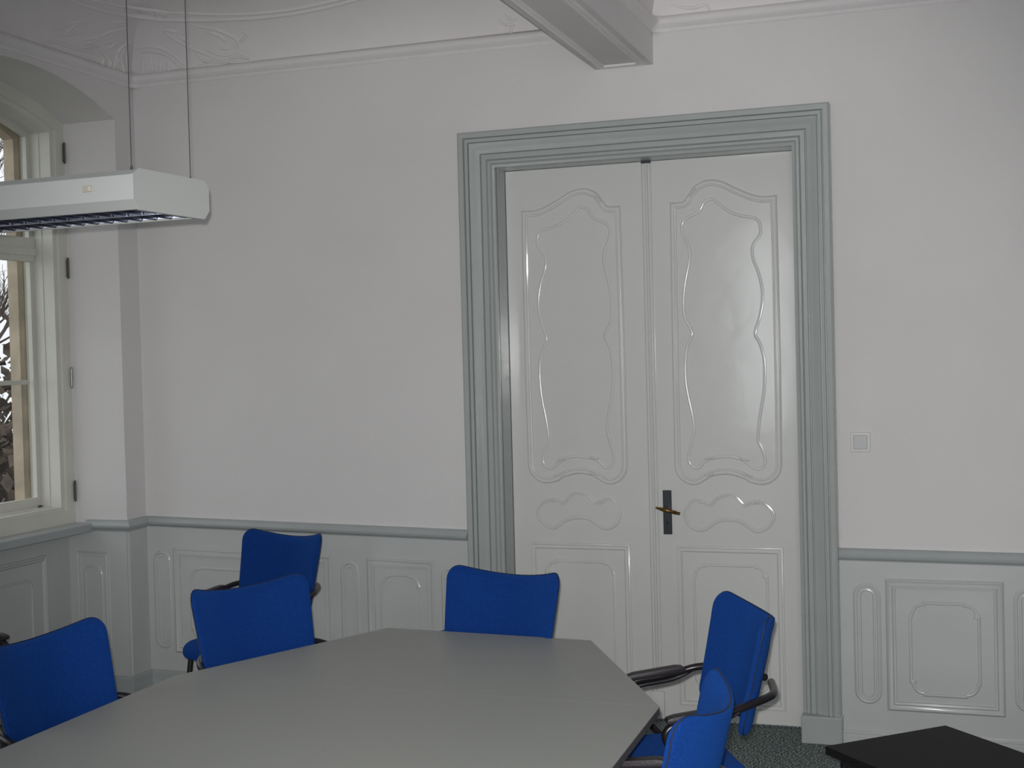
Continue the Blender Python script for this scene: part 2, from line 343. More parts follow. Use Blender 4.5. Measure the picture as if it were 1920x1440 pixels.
def relief(keys, name, parent):
    bm = bmesh.new()
    for k in keys:
        p = smooth_path(ORN[k], 5); n = len(p)
        big = .014 if k == 'frame' else .009
        if k.startswith('frame'): rr = [big] * n
        else: rr = [max(.002, (.009) * math.sin(math.pi * (i + .6) / (n + .2)) ** .5) for i in range(n)]
        tube(bm, p, rr, 8)
        if k not in ('frame', 'frame2'):
            for q in (p[0], p[-1]):
                bmesh.ops.create_icosphere(bm, subdivisions=2, radius=.005, matrix=Matrix.Translation(q))
    o = link(name, bm, CEIL, parent, smooth=True); return o
relief(['frame', 'frame2'], 'stucco_frame', ce)
relief([k for k in ORN if not k.startswith('frame') and k not in ('s1', 's2', 't1')], 'stucco_ornament', ce)
relief(['s1', 's2', 't1'], 'stucco_scroll', ce)

# ------------------------------------------------------------------ wainscot, rails, baseboards
def tl(x): return .043 * max(0, min(1.1, (-2.18 - x) / 1.75))     # the old panelling rises slightly towards the window
RP = [(0, -.058), (.010, -.056), (.014, -.046), (.028, -.042), (.036, -.032), (.037, -.024), (.032, -.019), (.030, -.014), (.024, -.006), (.016, 0), (0, .002)]
bm = bmesh.new()
sweep(bm, [(-4.16, 5.538, .903), (XW, 5.538, .903), (XW, YN, .905), (-2.178, YN, .866)], RP, (0, 0, 1))
tag(link('trim_3', bm, RAIL, smooth=True), 'grey chair rail running from the window sill to the door casing', 'chair rail', kind='structure')
bm = bmesh.new(); sweep(bm, [(-.528, YN, .821), (XE, YN, .80)], RP, (0, 0, 1))
tag(link('trim_4', bm, RAIL, smooth=True), 'grey chair rail right of the door casing under the light switch', 'chair rail', kind='structure')

def wain(name, x0, x1, pills, panels, zt, tilt, label):
    root_bm = bmesh.new()
    for a, b in ((x0, x1),):
        v = [(a, YN, 0), (b, YN, 0), (b, YN, zt + (tilt(b) if tilt else 0)), (a, YN, zt + (tilt(a) if tilt else 0))]
        prism(root_bm, v, (0, -.012, 0))
    root = tag(link(name, root_bm, WAIN), label, 'wainscot', kind='structure')
    for (a, b, c, d) in pills:
        bm = bmesh.new(); r = (b - a) / 2
        molding_xz(bm, rrect(a, b, c, d, r - .0005, 7), YN - .012, [(-.010, -.002), (-.006, .006), (0, .007), (.007, .003), (.010, -.002)], tilt=tilt)
        molding_xz(bm, rrect(a + .022, b - .022, c + .022, d - .022, r - .0225, 7), YN - .012, [(-.005, -.002), (0, .005), (.006, .004), (.008, -.002)], tilt=tilt)
        link('pill_molding', bm, WAIN, root, smooth=True)
    for (a, b, c, d, ins) in panels:
        bm = bmesh.new()
        molding_xz(bm, [(b, d), (a, d), (a, c), (b, c)], YN - .012, [(-.022, -.002), (-.020, .010), (-.012, .013), (-.006, .004), (.004, .006), (.010, .011), (.017, .006), (.020, -.002)], tilt=tilt)
        molding_xz(bm, notched(a + ins, b - ins, c + ins * .7, d - ins, .055), YN - .012, SINGLE, tilt=tilt)
        link('panel_molding', bm, WAIN, root, smooth=True)
    return root
wain('trim_5', XW, -2.16, [(-3.878, -3.792, .205, .685), (-2.832, -2.748, .205, .685), (-2.312, -2.23, .205, .685)],
     [(-3.75, -2.905, .20, .695, .078), (-2.682, -2.372, .20, .695, .055)], .82, tl, 'pale panelled wainscot between the window corner and the door')
wain('trim_6', -.51, XE, [(-.442, -.346, .175, .67), (.19, .286, .175, .67)],
     [(-.30, .128, .163, .68, .078), (.34, .77, .163, .68, .078)], .78, None, 'pale panelled wainscot right of the door')
# pier and niche panelling by the window
bm = bmesh.new(); box(bm, XW, XW + .010, 5.54, YN - .012, 0, .85)
box(bm, -4.27, XW - .0005, 5.528, 5.539, 0, .85)
pr = tag(link('trim_7', bm, WAIN), 'shaded panelling on the window niche reveal and corner pier', 'wainscot', kind='structure')
bm = bmesh.new()
molding_xz(bm, [(-4.045, .735), (-4.215, .735), (-4.215, .27), (-4.045, .27)], 5.528, [(-.016, -.002), (-.013, .007), (-.006, .008), (0, .003), (.006, .007), (.013, -.002)])
molding_xz(bm, rrect(-4.18, -4.08, .30, .675, .045, 6), 5.528, SINGLE)
link('panel_molding', bm, WAIN, pr, smooth=True)
bm = bmesh.new(); box(bm, -4.29, -4.27, 4.16, 5.528, 0, .85)
pw = tag(link('trim_8', bm, WAIN), 'shaded panelled parapet under the window sill', 'wainscot', kind='structure')
bm = bmesh.new()
def molding_yz(bm, pts, x, prof): sweep(bm, [(x, y, z) for y, z in pts], prof, (1, 0, 0), closed=True)
for (a, b) in ((4.35, 5.33),):
    molding_yz(bm, [(b, .735), (b, .22), (a, .22), (a, .735)], -4.27, [(-.018, -.002), (-.015, .009), (-.008, .010), (0, .003), (.006, .009), (.014, -.002)])
    molding_yz(bm, rrect(a + .09, b - .09, .30, .65, .05, 5), -4.27, SINGLE)
link('panel_molding', bm, WAIN, pw, smooth=True)

BP = lambda h: [(0, 0), (.022, 0), (.022, h * .62), (.015, h * .75), (.018, h * .84), (.010, h), (0, h)]
bm = bmesh.new()
sweep(bm, [(-4.27, 5.53, .0), (XW + .01, 5.53, 0), (XW + .01, YN - .012, 0), (-2.165, YN - .012, 0)], BP(.128), (0, 0, 1))
tag(link('baseboard_left', bm, RAIL, smooth=True), 'grey baseboard along the window corner and wall left of the door', 'baseboard', kind='structure')
bm = bmesh.new(); sweep(bm, [(-.508, YN - .012, 0), (XE, YN - .012, 0)], BP(.052), (0, 0, 1))
tag(link('baseboard_right', bm, WAIN, smooth=True), 'low pale baseboard right of the door', 'baseboard', kind='structure')

# ------------------------------------------------------------------ door casing
CAS = [(0, 0), (0, .026), (.010, .030), (.014, .026), (.018, .034), (.028, .035), (.031, .029), (.035, .038), (.052, .040), (.054, .031), (.057, .031), (.060, .043), (.070, .046), (.082, .050), (.095, .060),
       (.101, .062), (.1025, .052), (.106, .052), (.108, .066), (.119, .068), (.121, .058), (.124, .058), (.127, .073), (.146, .076), (.152, .070), (.152, 0)]
bm = bmesh.new()
sweep(bm, [(OX1, YN, .112), (OX1, YN, OZ), (OX0, YN, OZ), (OX0, YN, .112)], [(a * (1.06), b) for a, b in CAS], NY)
cas = tag(link('trim_9', bm, GREY, smooth=True), 'wide grey moulded casing framing the white double door', 'door casing', kind='structure')
for x0, x1 in ((OX1 - .004, OX1 + .166), (OX0 - .166, OX0 + .004)):
    bm = bmesh.new(); box(bm, x0, x1, YN - .085, YN, 0, .118, .006)
    link('plinth_block', bm, GREY, cas)
bm = bmesh.new()
box(bm, OX0 - .035, OX0, YN - .005, YN + .19, 0, OZ + .03); box(bm, OX1, OX1 + .035, YN - .005, YN + .19, 0, OZ + .03); box(bm, OX0, OX1, YN - .005, YN + .19, OZ, OZ + .035)
link('door_jamb', bm, GREY, cas)

# ------------------------------------------------------------------ double door
YD = 5.82; XM = -1.327
door = tag(empty('door_1', (XM, YD, 0)), 'tall white double door with rococo panel mouldings', 'door', kind='structure')
def dlink(name, bm, m, parent=None, smooth=True):
    bm.transform(Matrix.Translation((-XM, -YD, 0)))
    return link(name, bm, m, parent, smooth)
OUT = [(-1.208, 2.322), (-1.155, 2.326), (-1.129, 2.358), (-1.101, 2.393), (-1.049, 2.413), (-.991, 2.403), (-.935, 2.373), (-.867, 2.34), (-.817, 2.325)]
OUT_R = [(-.764, 2.326), (-.762, 1.95), (-.762, 1.55), (-.765, 1.154)]
OUT_B = [(-.78, 1.119), (-.825, 1.090), (-.883, 1.096), (-.917, 1.115), (-.985, 1.133), (-1.054, 1.127), (-1.09, 1.109), (-1.137, 1.086), (-1.183, 1.1), (-1.209, 1.135)]
OUT_L = [(-1.214, 1.181), (-1.213, 1.55), (-1.211, 1.95)]
INN = [(-1.164, 1.193), (-1.147, 1.156), (-1.118, 1.151), (-1.088, 1.182), (-1.053, 1.193), (-.983, 1.201), (-.926, 1.188), (-.893, 1.165), (-.865, 1.145), (-.836, 1.153), (-.824, 1.188), (-.84, 1.239), (-.854, 1.273), (-.845, 1.365), (-.823, 1.49), (-.819, 1.615), (-.836, 1.695), (-.857, 1.743), (-.833, 1.82), (-.82, 1.91), (-.835, 2.002), (-.859, 2.071), (-.858, 2.128), (-.826, 2.172), (-.825, 2.217), (-.847, 2.246), (-.903, 2.258), (-.96, 2.282), (-1.005, 2.319), (-1.033, 2.341), (-1.068, 2.328), (-1.092, 2.289), (-1.145, 2.264), (-1.169, 2.236), (-1.164, 2.19), (-1.144, 2.143), (-1.137, 2.085), (-1.157, 1.993), (-1.17, 1.901), (-1.165, 1.82), (-1.133, 1.752), (-1.158, 1.692), (-1.169, 1.588), (-1.163, 1.495), (-1.142, 1.39), (-1.134, 1.321), (-1.147, 1.263)]
DOG = [(-1.181, .95), (-1.168, .982), (-1.143, 1.0), (-1.115, .998), (-1.095, .987), (-1.068, .983), (-1.047, 1.003), (-1.019, 1.019), (-.987, 1.027), (-.96, 1.02), (-.941, 1.002), (-.925, .985), (-.91, .983), (-.886, .993), (-.859, .997), (-.828, .986), (-.801, .959), (-.794, .932), (-.81, .9), (-.842, .876), (-.869, .871), (-.892, .883), (-.927, .906), (-.958, .917), (-.994, .92), (-1.033, .916), (-1.065, .898), (-1.094, .877), (-1.118, .872), (-1.146, .878), (-1.17, .898), (-1.18, .926)]
def leaf(mirror):
    # mirror about a vertical axis so that the left leaf repeats the right one
    fx = (lambda x: 2 * -1.329 - x - .013) if mirror else (lambda x: x)
    def P(pts, sm):
        q = [Vector((fx(a), YD, b)) for a, b in pts]
        return smooth_path(q, sm, True) if sm else q
    def flip(pr): return [(-a, b) for a, b in pr] if mirror else pr
    bm = bmesh.new()
    if mirror: box(bm, OX0 + .003, XM - .002, YD, YD + .045, .014, OZ - .003)
    else: box(bm, XM + .002, OX1 - .003, YD, YD + .045, .014, OZ - .003)
    lf = dlink('leaf', bm, DOORP, door, False)
    lf['label'] = 'left leaf without handle' if mirror else 'right leaf carrying the handle'
    top = smooth_path([Vector((fx(a), YD, b)) for a, b in OUT], 4)
    bot = smooth_path([Vector((fx(a), YD, b)) for a, b in OUT_R[-1:] + OUT_B + OUT_L[:1]], 4)
    path = top + P(OUT_R[:-1], 0) + bot + P(OUT_L[1:], 0)
    bm = bmesh.new(); sweep(bm, path, flip(DOUBLE), NY, closed=True); dlink('panel_molding', bm, DOORP, lf)
    bm = bmesh.new(); sweep(bm, P(INN, 3), flip([(-a, b * .8) for a, b in SINGLE][::-1]), NY, closed=True)
    # leaf tufts on the moulding
    for (cx, cz, ang) in ((-1.07, 1.12, 10), (-.90, 1.115, -15), (-1.118, 2.375, 60), (-1.07, 1.192, 5), (-.915, 1.186, -8)):
        for k in range(4):
            a = math.radians(ang) * (-1 if mirror else 1); d = (k - 1.5) * .011
            c = Vector((fx(cx) + d * math.cos(a), YD - .006, cz + d * math.sin(a)))
            bmesh.ops.create_icosphere(bm, subdivisions=2, radius=.0065, matrix=Matrix.Translation(c))
    dlink('inner_molding', bm, DOORP, lf)
    bm = bmesh.new(); sweep(bm, P(DOG, 3), flip([(-.012, -.002), (-.008, .006), (-.003, .007), (.001, .001), (.006, .003), (.009, -.002)]), NY, closed=True)
    for cx in (-1.10, -.87):
        for k in range(3):
            c = Vector((fx(cx) + (k - 1) * .011, YD - .003, .993)); bmesh.ops.create_icosphere(bm, subdivisions=2, radius=.006, matrix=Matrix.Translation(c))
    dlink('middle_molding', bm, DOORP, lf)
    bm = bmesh.new(); sweep(bm, [Vector((fx(a), YD, b)) for a, b in ((-.768, .785), (-1.215, .785), (-1.215, .09), (-.768, .09))], flip(DOUBLE), NY, closed=True)
    sweep(bm, [Vector((fx(a), YD, b)) for a, b in notched(-1.152, -.826, .15, .715, .05)], flip(SINGLE), NY, closed=True)
    dlink('lower_molding', bm, DOORP, lf)
    return lf
leaf(True); lr = leaf(False)
# astragal on the meeting edge
bm = bmesh.new()
sweep(bm, [(XM, YD, .135), (XM, YD, OZ - .012)], [(-.022, 0), (-.022, .004), (-.017, .010), (-.012, .006), (-.009, .006), (-.006, .016), (0, .020), (.006, .016), (.009, .006), (.013, .006), (.017, .009), (.022, .004), (.022, 0)], NY)
box(bm, XM - .030, XM + .030, YD - .020, YD, .014, .135, .002)
ast = dlink('astragal', bm, DOORP, door)
bm = bmesh.new(); box(bm, XM - .018, XM + .022, YD - .028, YD, OZ - .012, OZ - .002); dlink('bolt_keep', bm, IRON, door, False)
# lock plate and lever
bm = bmesh.new(); box(bm, -1.285, -1.2455, YD - .006, YD + .001, .848, 1.047, .0015)
plate = dlink('lock_plate', bm, IRON, lr, False)
bm = bmesh.new()
for z in (.905, .897): bmesh.ops.create_cone(bm, cap_ends=True, segments=14, radius1=.0045, radius2=.0045, depth=.004, matrix=Matrix.Translation((-1.265, YD - .007, z)) @ Matrix.Rotation(math.pi / 2, 4, 'X'))
dlink('keyhole', bm, BLACK, lr)
bm = bmesh.new()
a0 = Vector((-1.308, YD - .048, .973)); a1 = Vector((-1.197, YD - .056, .948))
tube(bm, [(-1.263, YD + .002, .964), (-1.263, YD - .05, .964)], .009, 14)
pr_ = [(0, .003), (.02, .0055), (.04, .005), (.12, .0055), (.22, .0075), (.3, .009), (.42, .0105), (.5, .009), (.56, .0065), (.70, .008), (.78, .0095), (.80, .0065), (.83, .0105), (.86, .0065), (.93, .007), (.97, .0085), (1, .004)]
tube(bm, [a0.lerp(a1, t) for t, r in pr_], [r * 1.0 for t, r in pr_], 14)
dlink('door_handle', bm, BRASS, lr)['label'] = 'turned brass lever handle'

# light switch
sw = tag(empty('light_switch', (-.408, YN, 1.27)), 'square white rocker light switch right of the door casing', 'light switch')
bm = bmesh.new(); box(bm, -.040, .040, -.010, 0.001, -.041, .041, .003); fr_ = link('switch_frame', bm, PLAST, sw)
bm = bmesh.new(); box(bm, -.029, .029, -.0145, -.004, -.030, .030, .0025); link('rocker', bm, PLASTG, sw)

# ------------------------------------------------------------------ windows
def outline(y0, y1, z0, zs, za, ins, insb=None):
    b = ins if insb is None else insb
    return [(y1 - ins, z0 + b)] + arch(y0 + ins, y1 - ins, zs - ins * .55, za - ins) + [(y0 + ins, z0 + b)]
def ring(bm, o1, o2, xa, xb):
    n = len(o1); V = [[bm.verts.new((x, y, z)) for (y, z) in o] for o in (o1, o2) for x in (xa, xb)]
    A, B, C_, D = V
    for i in range(n):
        j = (i + 1) % n
        for p, q in ((A, B), (D, C_), (C_, A), (B, D)):
            bm.faces.new((p[i], p[j], q[j], q[i]))
SILL = .889
for k, (y0, y1) in enumerate(WY, 1):
    root = tag(empty('window_%d' % k, (-4.26, (y0 + y1) / 2, SILL)), ['arched white casement window at the left edge, showing trees outside', 'arched white casement window beside the conference table', 'arched white casement window beside the camera'][k - 1], 'window', kind='structure')
    def wl(name, bm, m, parent, smooth=False):
        return link(name, bm, m, parent, smooth)
    off = Matrix.Translation((4.26, -(y0 + y1) / 2, -SILL))
    def W(name, bm, m, parent=root, smooth=False):
        bm.transform(off); return wl(name, bm, m, parent, smooth)
    O = lambda i, b=None: outline(y0, y1, SILL, ZS, ZA, i, b)
    bm = bmesh.new(); ring(bm, O(.0, 0), O(.066, .066), -4.31, -4.232); ring(bm, O(.066, .066), O(.093, .085), -4.31, -4.246)
    W('window_frame', bm, WINP)
    bm = bmesh.new(); ring(bm, O(.0, 0), O(.098, .092), -4.42, -4.308); W('box_lining', bm, WINP)
    bm = bmesh.new(); ring(bm, O(.085, .08), O(.130, .138), -4.380, -4.357)
    c = (y0 + y1) / 2
    box(bm, -4.382, -4.345, y0 + .1, y1 - .1, 2.195, 2.315, .006); box(bm, -4.385, -4.335, y0 + .1, y1 - .1, 2.225, 2.262, .004)
    box(bm, -4.382, -4.35, c - .05, c + .05, SILL + .05, ZA - .12, .004)
    sf = W('sash', bm, WINP)
    bm = bmesh.new()
    box(bm, -4.381, -4.363, y0 + .15, y1 - .15, 1.59, 1.612, .003)
    W('glazing_bar', bm, WINP)
    bm = bmesh.new(); v = [bm.verts.new((-4.372, y, z)) for y, z in O(.122, .13)]; bm.faces.new(v)
    W('glass_pane', bm, GLASS)
    for z, mm in ((2.74, HINGD), (2.165, HINGD), (1.617, STEEL), (1.048, HINGD)):
        bm = bmesh.new(); box(bm, -4.232, -4.226, y1 - .012, y1 - .003, z - .045, z + .045)
        bmesh.ops.create_cone(bm, cap_ends=True, segments=10, radius1=.0055, radius2=.0055, depth=.09, matrix=Matrix.Translation((-4.222, y1 - .012, z)))
        for dz in (-.049, .049): bmesh.ops.create_icosphere(bm, subdivisions=2, radius=.005, matrix=Matrix.Translation((-4.222, y1 - .012, z + dz)))
        W('hinge', bm, mm, smooth=True)
    bm = bmesh.new(); tube(bm, [(-4.345, y1 - .13, .985), (-4.325, y1 - .14, .983), (-4.32, y1 - .17, .985)], .006, 8); W('latch', bm, HINGD, smooth=True)
    bm = bmesh.new(); box(bm, -4.27, -4.115, y0, y1, .848, .889, .005)
    tag(link('windowsill' + ('_%d' % k if k > 1 else ''), bm, RAIL), ['grey window board at the left edge above the panelled parapet', 'grey window board beside the conference table', 'grey window board beside the camera'][k - 1], 'window sill', kind='structure')

# ------------------------------------------------------------------ outside: lawn, hedge, bare trees
bm = bmesh.new(); box(bm, -60, -4.6, -20, 60, -2.7, -2.5)
tag(link('ground', bm, EARTH), 'winter lawn outside below the window', 'ground', kind='structure')
def tree(x, y, h, seed, label):
    rnd = random.Random(seed); root = tag(empty('bare_tree', (x, y, -2.5)), label, 'tree', group='bare trees beyond the window')
    tb, bb = bmesh.new(), bmesh.new()
    def grow(p, d, L, r, depth, dst):
        pts = [p]; q = p.copy(); dd = d.copy()
        for _ in range(5):
            dd = (dd + Vector((rnd.uniform(-.16, .16), rnd.uniform(-.16, .16), rnd.uniform(-.05, .1)))).normalized(); q = q + dd * L / 5; pts.append(q.copy())
        tube(dst, pts, [r * (1 - .09 * i) for i in range(6)], 6)
        if depth == 0: return
        for _ in range(5 if depth > 1 else 4):
            i = rnd.randint(2, 5); nd = (dd + Vector((rnd.uniform(-.9, .9), rnd.uniform(-.9, .9), rnd.uniform(-.2, .6)))).normalized()
            grow(pts[i], nd, L * rnd.uniform(.45, .7), r * .5, depth - 1, bb)
    grow(Vector((0, 0, 0)), Vector((0, 0, 1)), h, .13, 5, tb)
    link('trunk', tb, BARK, root, smooth=True); link('branches', bb, BARK, root, smooth=True)
tree(-10.9, 13.6, 4.6, 3, 'bare winter tree nearest to the window pane')
tree(-17.5, 22.6, 6.0, 5, 'taller bare winter tree behind the nearest one')
def bush(x, y, r, seed, label):
    rnd = random.Random(seed); bm = bmesh.new()
    for i in range(4200):
        a = rnd.uniform(0, 6.283); b = rnd.uniform(0, 1.57); q = r * rnd.uniform(.5, 1) ** .5
        c = Vector((q * math.cos(a) * math.cos(b), q * math.sin(a) * math.cos(b), 1.55 * q * math.sin(b)))
        u = Vector((rnd.gauss(0, 1), rnd.gauss(0, 1), rnd.gauss(0, 1))).normalized() * .11; v = u.orthogonal().normalized() * .06
        bm.faces.new([bm.verts.new(c + t) for t in (u, v, -u, -v)])
    for k in range(12):
        a = k * .52; tube(bm, [(0, 0, 0), (.5 * r * math.cos(a), .5 * r * math.sin(a), .8 * r), (.8 * r * math.cos(a), .8 * r * math.sin(a), 1.2 * r)], .03, 5)
    o = link('shrub', bm, HEDGE, recalc=False); o.location = (x, y, -2.5); tag(o, label, 'shrub', group='winter shrubs beyond the window')
bush(-13.4, 18.0, 3.2, 1, 'brown winter shrub under the nearest bare tree')
bush(-24, 26.0, 3.0, 2, 'large brown shrub below the taller bare tree')
bush(-8.6, 10.7, 2.3, 4, 'low brown shrub close outside the window')

# ------------------------------------------------------------------ pendant lamp
th = math.radians(-3); lamp = tag(empty('pendant_lamp', (-2.059, 3.0, 2.086), th), 'long white office pendant lamp with mirror louvres hanging at upper left', 'lamp')
LL = 1.36; LW = .292; LH = .106
def oct_(y0, y1, z0, z1, c, cz): return [(y0 + c, z0), (y1 - c, z0), (y1, z0 + cz), (y1, z1 - cz * .65), (y1 - c, z1), (y0 + c, z1), (y0, z1 - cz * .65), (y0, z0 + cz)]
oc = oct_(-.022, LW + .022, 0, LH, .022, .024)
for xx, nm in ((-.004, 'end_cap'), (-LL, 'end_cap')):
    bm = bmesh.new(); prism(bm, [(xx, y, z) for y, z in oct_(-.025, LW + .025, -.003, LH + .002, .024, .026)], (.005 if xx > -1 else -.005, 0, 0)); link(nm, bm, LAMPW, lamp)
bm = bmesh.new()   # side shells
for s in (0, 1):
    f = (lambda y: y) if s == 0 else (lambda y: LW - y)
    pts = [(0.004, .0), (-.022, .024), (-.022, LH - .016), (0, LH), (.012, LH), (.012, LH - .004), (.002, LH - .006), (-.018, LH - .019), (-.018, .026), (.008, .004)]
    prism(bm, [(-LL, f(y), z) for y, z in pts], (LL - .004, 0, 0))
link('housing', bm, LAMPW, lamp)
bm = bmesh.new(); box(bm, -LL, -.005, .0, LW, LH - .006, LH - .001); link('top_cover', bm, LAMPG, lamp)
bm = bmesh.new(); box(bm, -LL, -.005, .004, .014, .0, .006); box(bm, -LL, -.005, LW - .014, LW - .004, .0, .006); box(bm, -.03, -.005, .01, LW - .01, 0, .004); link('louvre_frame', bm, LAMPW, lamp)
bm = bmesh.new(); box(bm, -LL + .01, -.01, .01, LW - .01, .048, .052); link('reflector', bm, LOUV, lamp)
n = 0
for row, (ya, yb) in enumerate(((.016, LW / 2 - .008), (LW / 2 + .008, LW - .016))):
    bm = bmesh.new()
    # long V mirror between the rows
    x = -.05
    while x > -LL + .05:
        prism(bm, [(x - .006, ya, .044), (x + .006, ya, .044), (x + .0015, ya, .002), (x - .0015, ya, .002)], (0, yb - ya, 0))
        x -= .052
    o = link('louvre_blades', bm, LDARK, lamp)
bm = bmesh.new()
for yc, wd in ((LW / 2, .008), (.012, .005), (LW - .012, .005)):
    prism(bm, [(-LL + .01, yc - wd, .046), (-LL + .01, yc + wd, .046), (-LL + .01, yc + .0015, .001), (-LL + .01, yc - .0015, .001)], (LL - .02, 0, 0))
link('louvre_rail', bm, LOUV, lamp)
bm = bmesh.new()
for yc in (LW * .27, LW * .73): tube(bm, [(-LL + .05, yc, .072), (-.05, yc, .072)], .008, 10)
link('fluorescent_tube', bm, PLAST, lamp, smooth=True)
bm = bmesh.new(); box(bm, -.165, -.135, -.0255, -.021, .052, .069, .001); lb = link('pull_switch', bm, BEIGE, lamp)
bm = bmesh.new(); box(bm, -.146, -.1385, -.0275, -.0245, .055, .066, .001); link('switch_button', bm, PLAST, lb)
for x in (-.022, -LL + .022):
    for y in (.0, LW - .03):
        bm = bmesh.new(); tube(bm, [(x, y, LH - .002), (x, y, Z0 + B_ - 2.086 + .01)], .0013, 6)
        bmesh.ops.create_cone(bm, cap_ends=True, segments=8, radius1=.004, radius2=.003, depth=.012, matrix=Matrix.Translation((x, y, LH + .004)))
        link('suspension_cable', bm, CABLE, lamp, smooth=True)

# ------------------------------------------------------------------ tables
TZ = .72; TT = .022
def slab(bm, pts, z0, z1): prism(bm, [(x, y, z0) for x, y in pts], (0, 0, z1 - z0))
def conf_table(name, pts, label, legs):
    cx = sum(p[0] for p in pts) / len(pts); cy = sum(p[1] for p in pts) / len(pts)
    root = tag(empty(name, (cx, cy, 0)), label, 'table', group='joined conference tables')
    L = [(x - cx, y - cy) for x, y in pts]
    bm = bmesh.new(); slab(bm, L, TZ - .0025, TZ)
    top = link('tabletop', bm, TABLE, root)
    bm = bmesh.new(); slab(bm, L, TZ - TT, TZ - .0026); link('edge_band', bm, TEDGE, top)
    bm = bmesh.new()
    G = [(x - cx, y - cy) for x, y in legs]
    for i in range(len(G)):
        a, b = Vector((*G[i], TZ - TT - .028)), Vector((*G[(i + 1) % len(G)], TZ - TT - .028)); d = (b - a).normalized(); s = Vector((-d.y, d.x, 0)) * .012
        prism(bm, [a - s + Vector((0, 0, -.025)), a + s + Vector((0, 0, -.025)), a + s + Vector((0, 0, .0278)), a - s + Vector((0, 0, .0278))], b - a)
    link('apron_frame', bm, BLACK, root)
    for x, y in G:
        bm = bmesh.new(); tube(bm, [(x, y, .012), (x, y, TZ - TT - .001)], .024, 16)
        lg = link('leg', bm, BLACK, root, smooth=True)
        bm = bmesh.new(); tube(bm, [(x, y, 0), (x, y, .014)], .018, 12); link('foot_glide', bm, PAD, lg, smooth=True)
TX0, TX1 = -2.290, -.782
conf_table('conference_table', [(TX0, 3.4412), (TX1, 3.4412), (-1.180, 4.19), (-1.936, 4.237)], 'grey trapezoid conference table forming the far tapered end of the table group', [(TX0 + .28, 3.55), (TX1 - .28, 3.55), (-1.38, 3.83), (-1.72, 3.85)])
conf_table('conference_table', [(TX0, 1.9), (TX1 + .02, 1.9), (TX1, 3.4405), (TX0, 3.4405)], 'grey rectangular conference table filling the foreground, joined to the tapered one', [(TX0 + .24, 1.98), (TX1 - .24, 1.98), (TX1 - .24, 3.36), (TX0 + .24, 3.36)])
# low black side table
c0 = Vector((-.415, 4.092, 0)); c1 = Vector((-.069, 4.409, 0)); e1 = (c1 - c0).normalized(); e2 = Vector((e1.y, -e1.x, 0)); s1 = (c1 - c0).length; s2 = .85
st = tag(empty('side_table', c0), 'low black side table right of the chairs at the bottom edge', 'table')
Q = [Vector((0, 0, 0)), e1 * s1, e1 * s1 + e2 * s2, e2 * s2]
bm = bmesh.new(); prism(bm, [q + Vector((0, 0, .425)) for q in Q], (0, 0, .025)); link('tabletop', bm, DARKW, st)
bm = bmesh.new()
ins = [q + ((Q[0] + Q[2]) / 2 - q).normalized() * .06 for q in Q]
for i in range(4):
    a, b = ins[i], ins[(i + 1) % 4]; tube(bm, [a + Vector((0, 0, .413)), b + Vector((0, 0, .413))], .011, 8)
link('apron_frame', bm, BLACK, st, smooth=True)
for q in ins:
    bm = bmesh.new(); tube(bm, [q + Vector((0, 0, 0)), q + Vector((0, 0, .413))], .012, 12); link('leg', bm, BLACK, st, smooth=True)

# ------------------------------------------------------------------ chairs
def cushion(bm, outl, F, T, rings=7, back=.35):
    """outl: 2d outline centred on 0; F(x, z, d) maps to 3d; dome front +T, flatter back"""
    n = len(outl); R = []
    def addring(s, d): R.append([bm.verts.new(F(x * s, z * s, d)) for x, z in outl])
    fr = [(.0001, 1)] + [(.25, 1.0), (.5, .985), (.72, .94), (.86, .83), (.94, .66), (.98, .45), (1, .2)]
    for s, d in fr[1:]: addring(s, d * T)
    for s, d in [(1, -.1), (.985, -.25), (.95, -.33), (.85, -.36), (.5, -.37), (.25, -.37)]: addring(s, d * T)
    for A, B in zip(R[:-1], R[1:]):
        for i in range(n): bm.faces.new((A[i], A[(i + 1) % n], B[(i + 1) % n], B[i]))
    for ring_, d in ((R[0], T), (R[-1], -.37 * T)):
        c = bm.verts.new(F(0, 0, d))
        for i in range(n): bm.faces.new((c, ring_[i], ring_[(i + 1) % n]))
BW, BH0, BH1 = .2345, .593, .899
def Fback(x, z, d):
    # x across, z up from the cushion centre, d towards the sitter (-y)
    v = (z + .153) / .306; u = x / BW
    xx = x * (1 - .10 * (1 - v)); rise = .040 * u * u * max(0, v) ** 2
    return Vector((xx, .235 + .074 * (v - .5) - .074 * u * u - d, BH0 + .306 * v + rise))
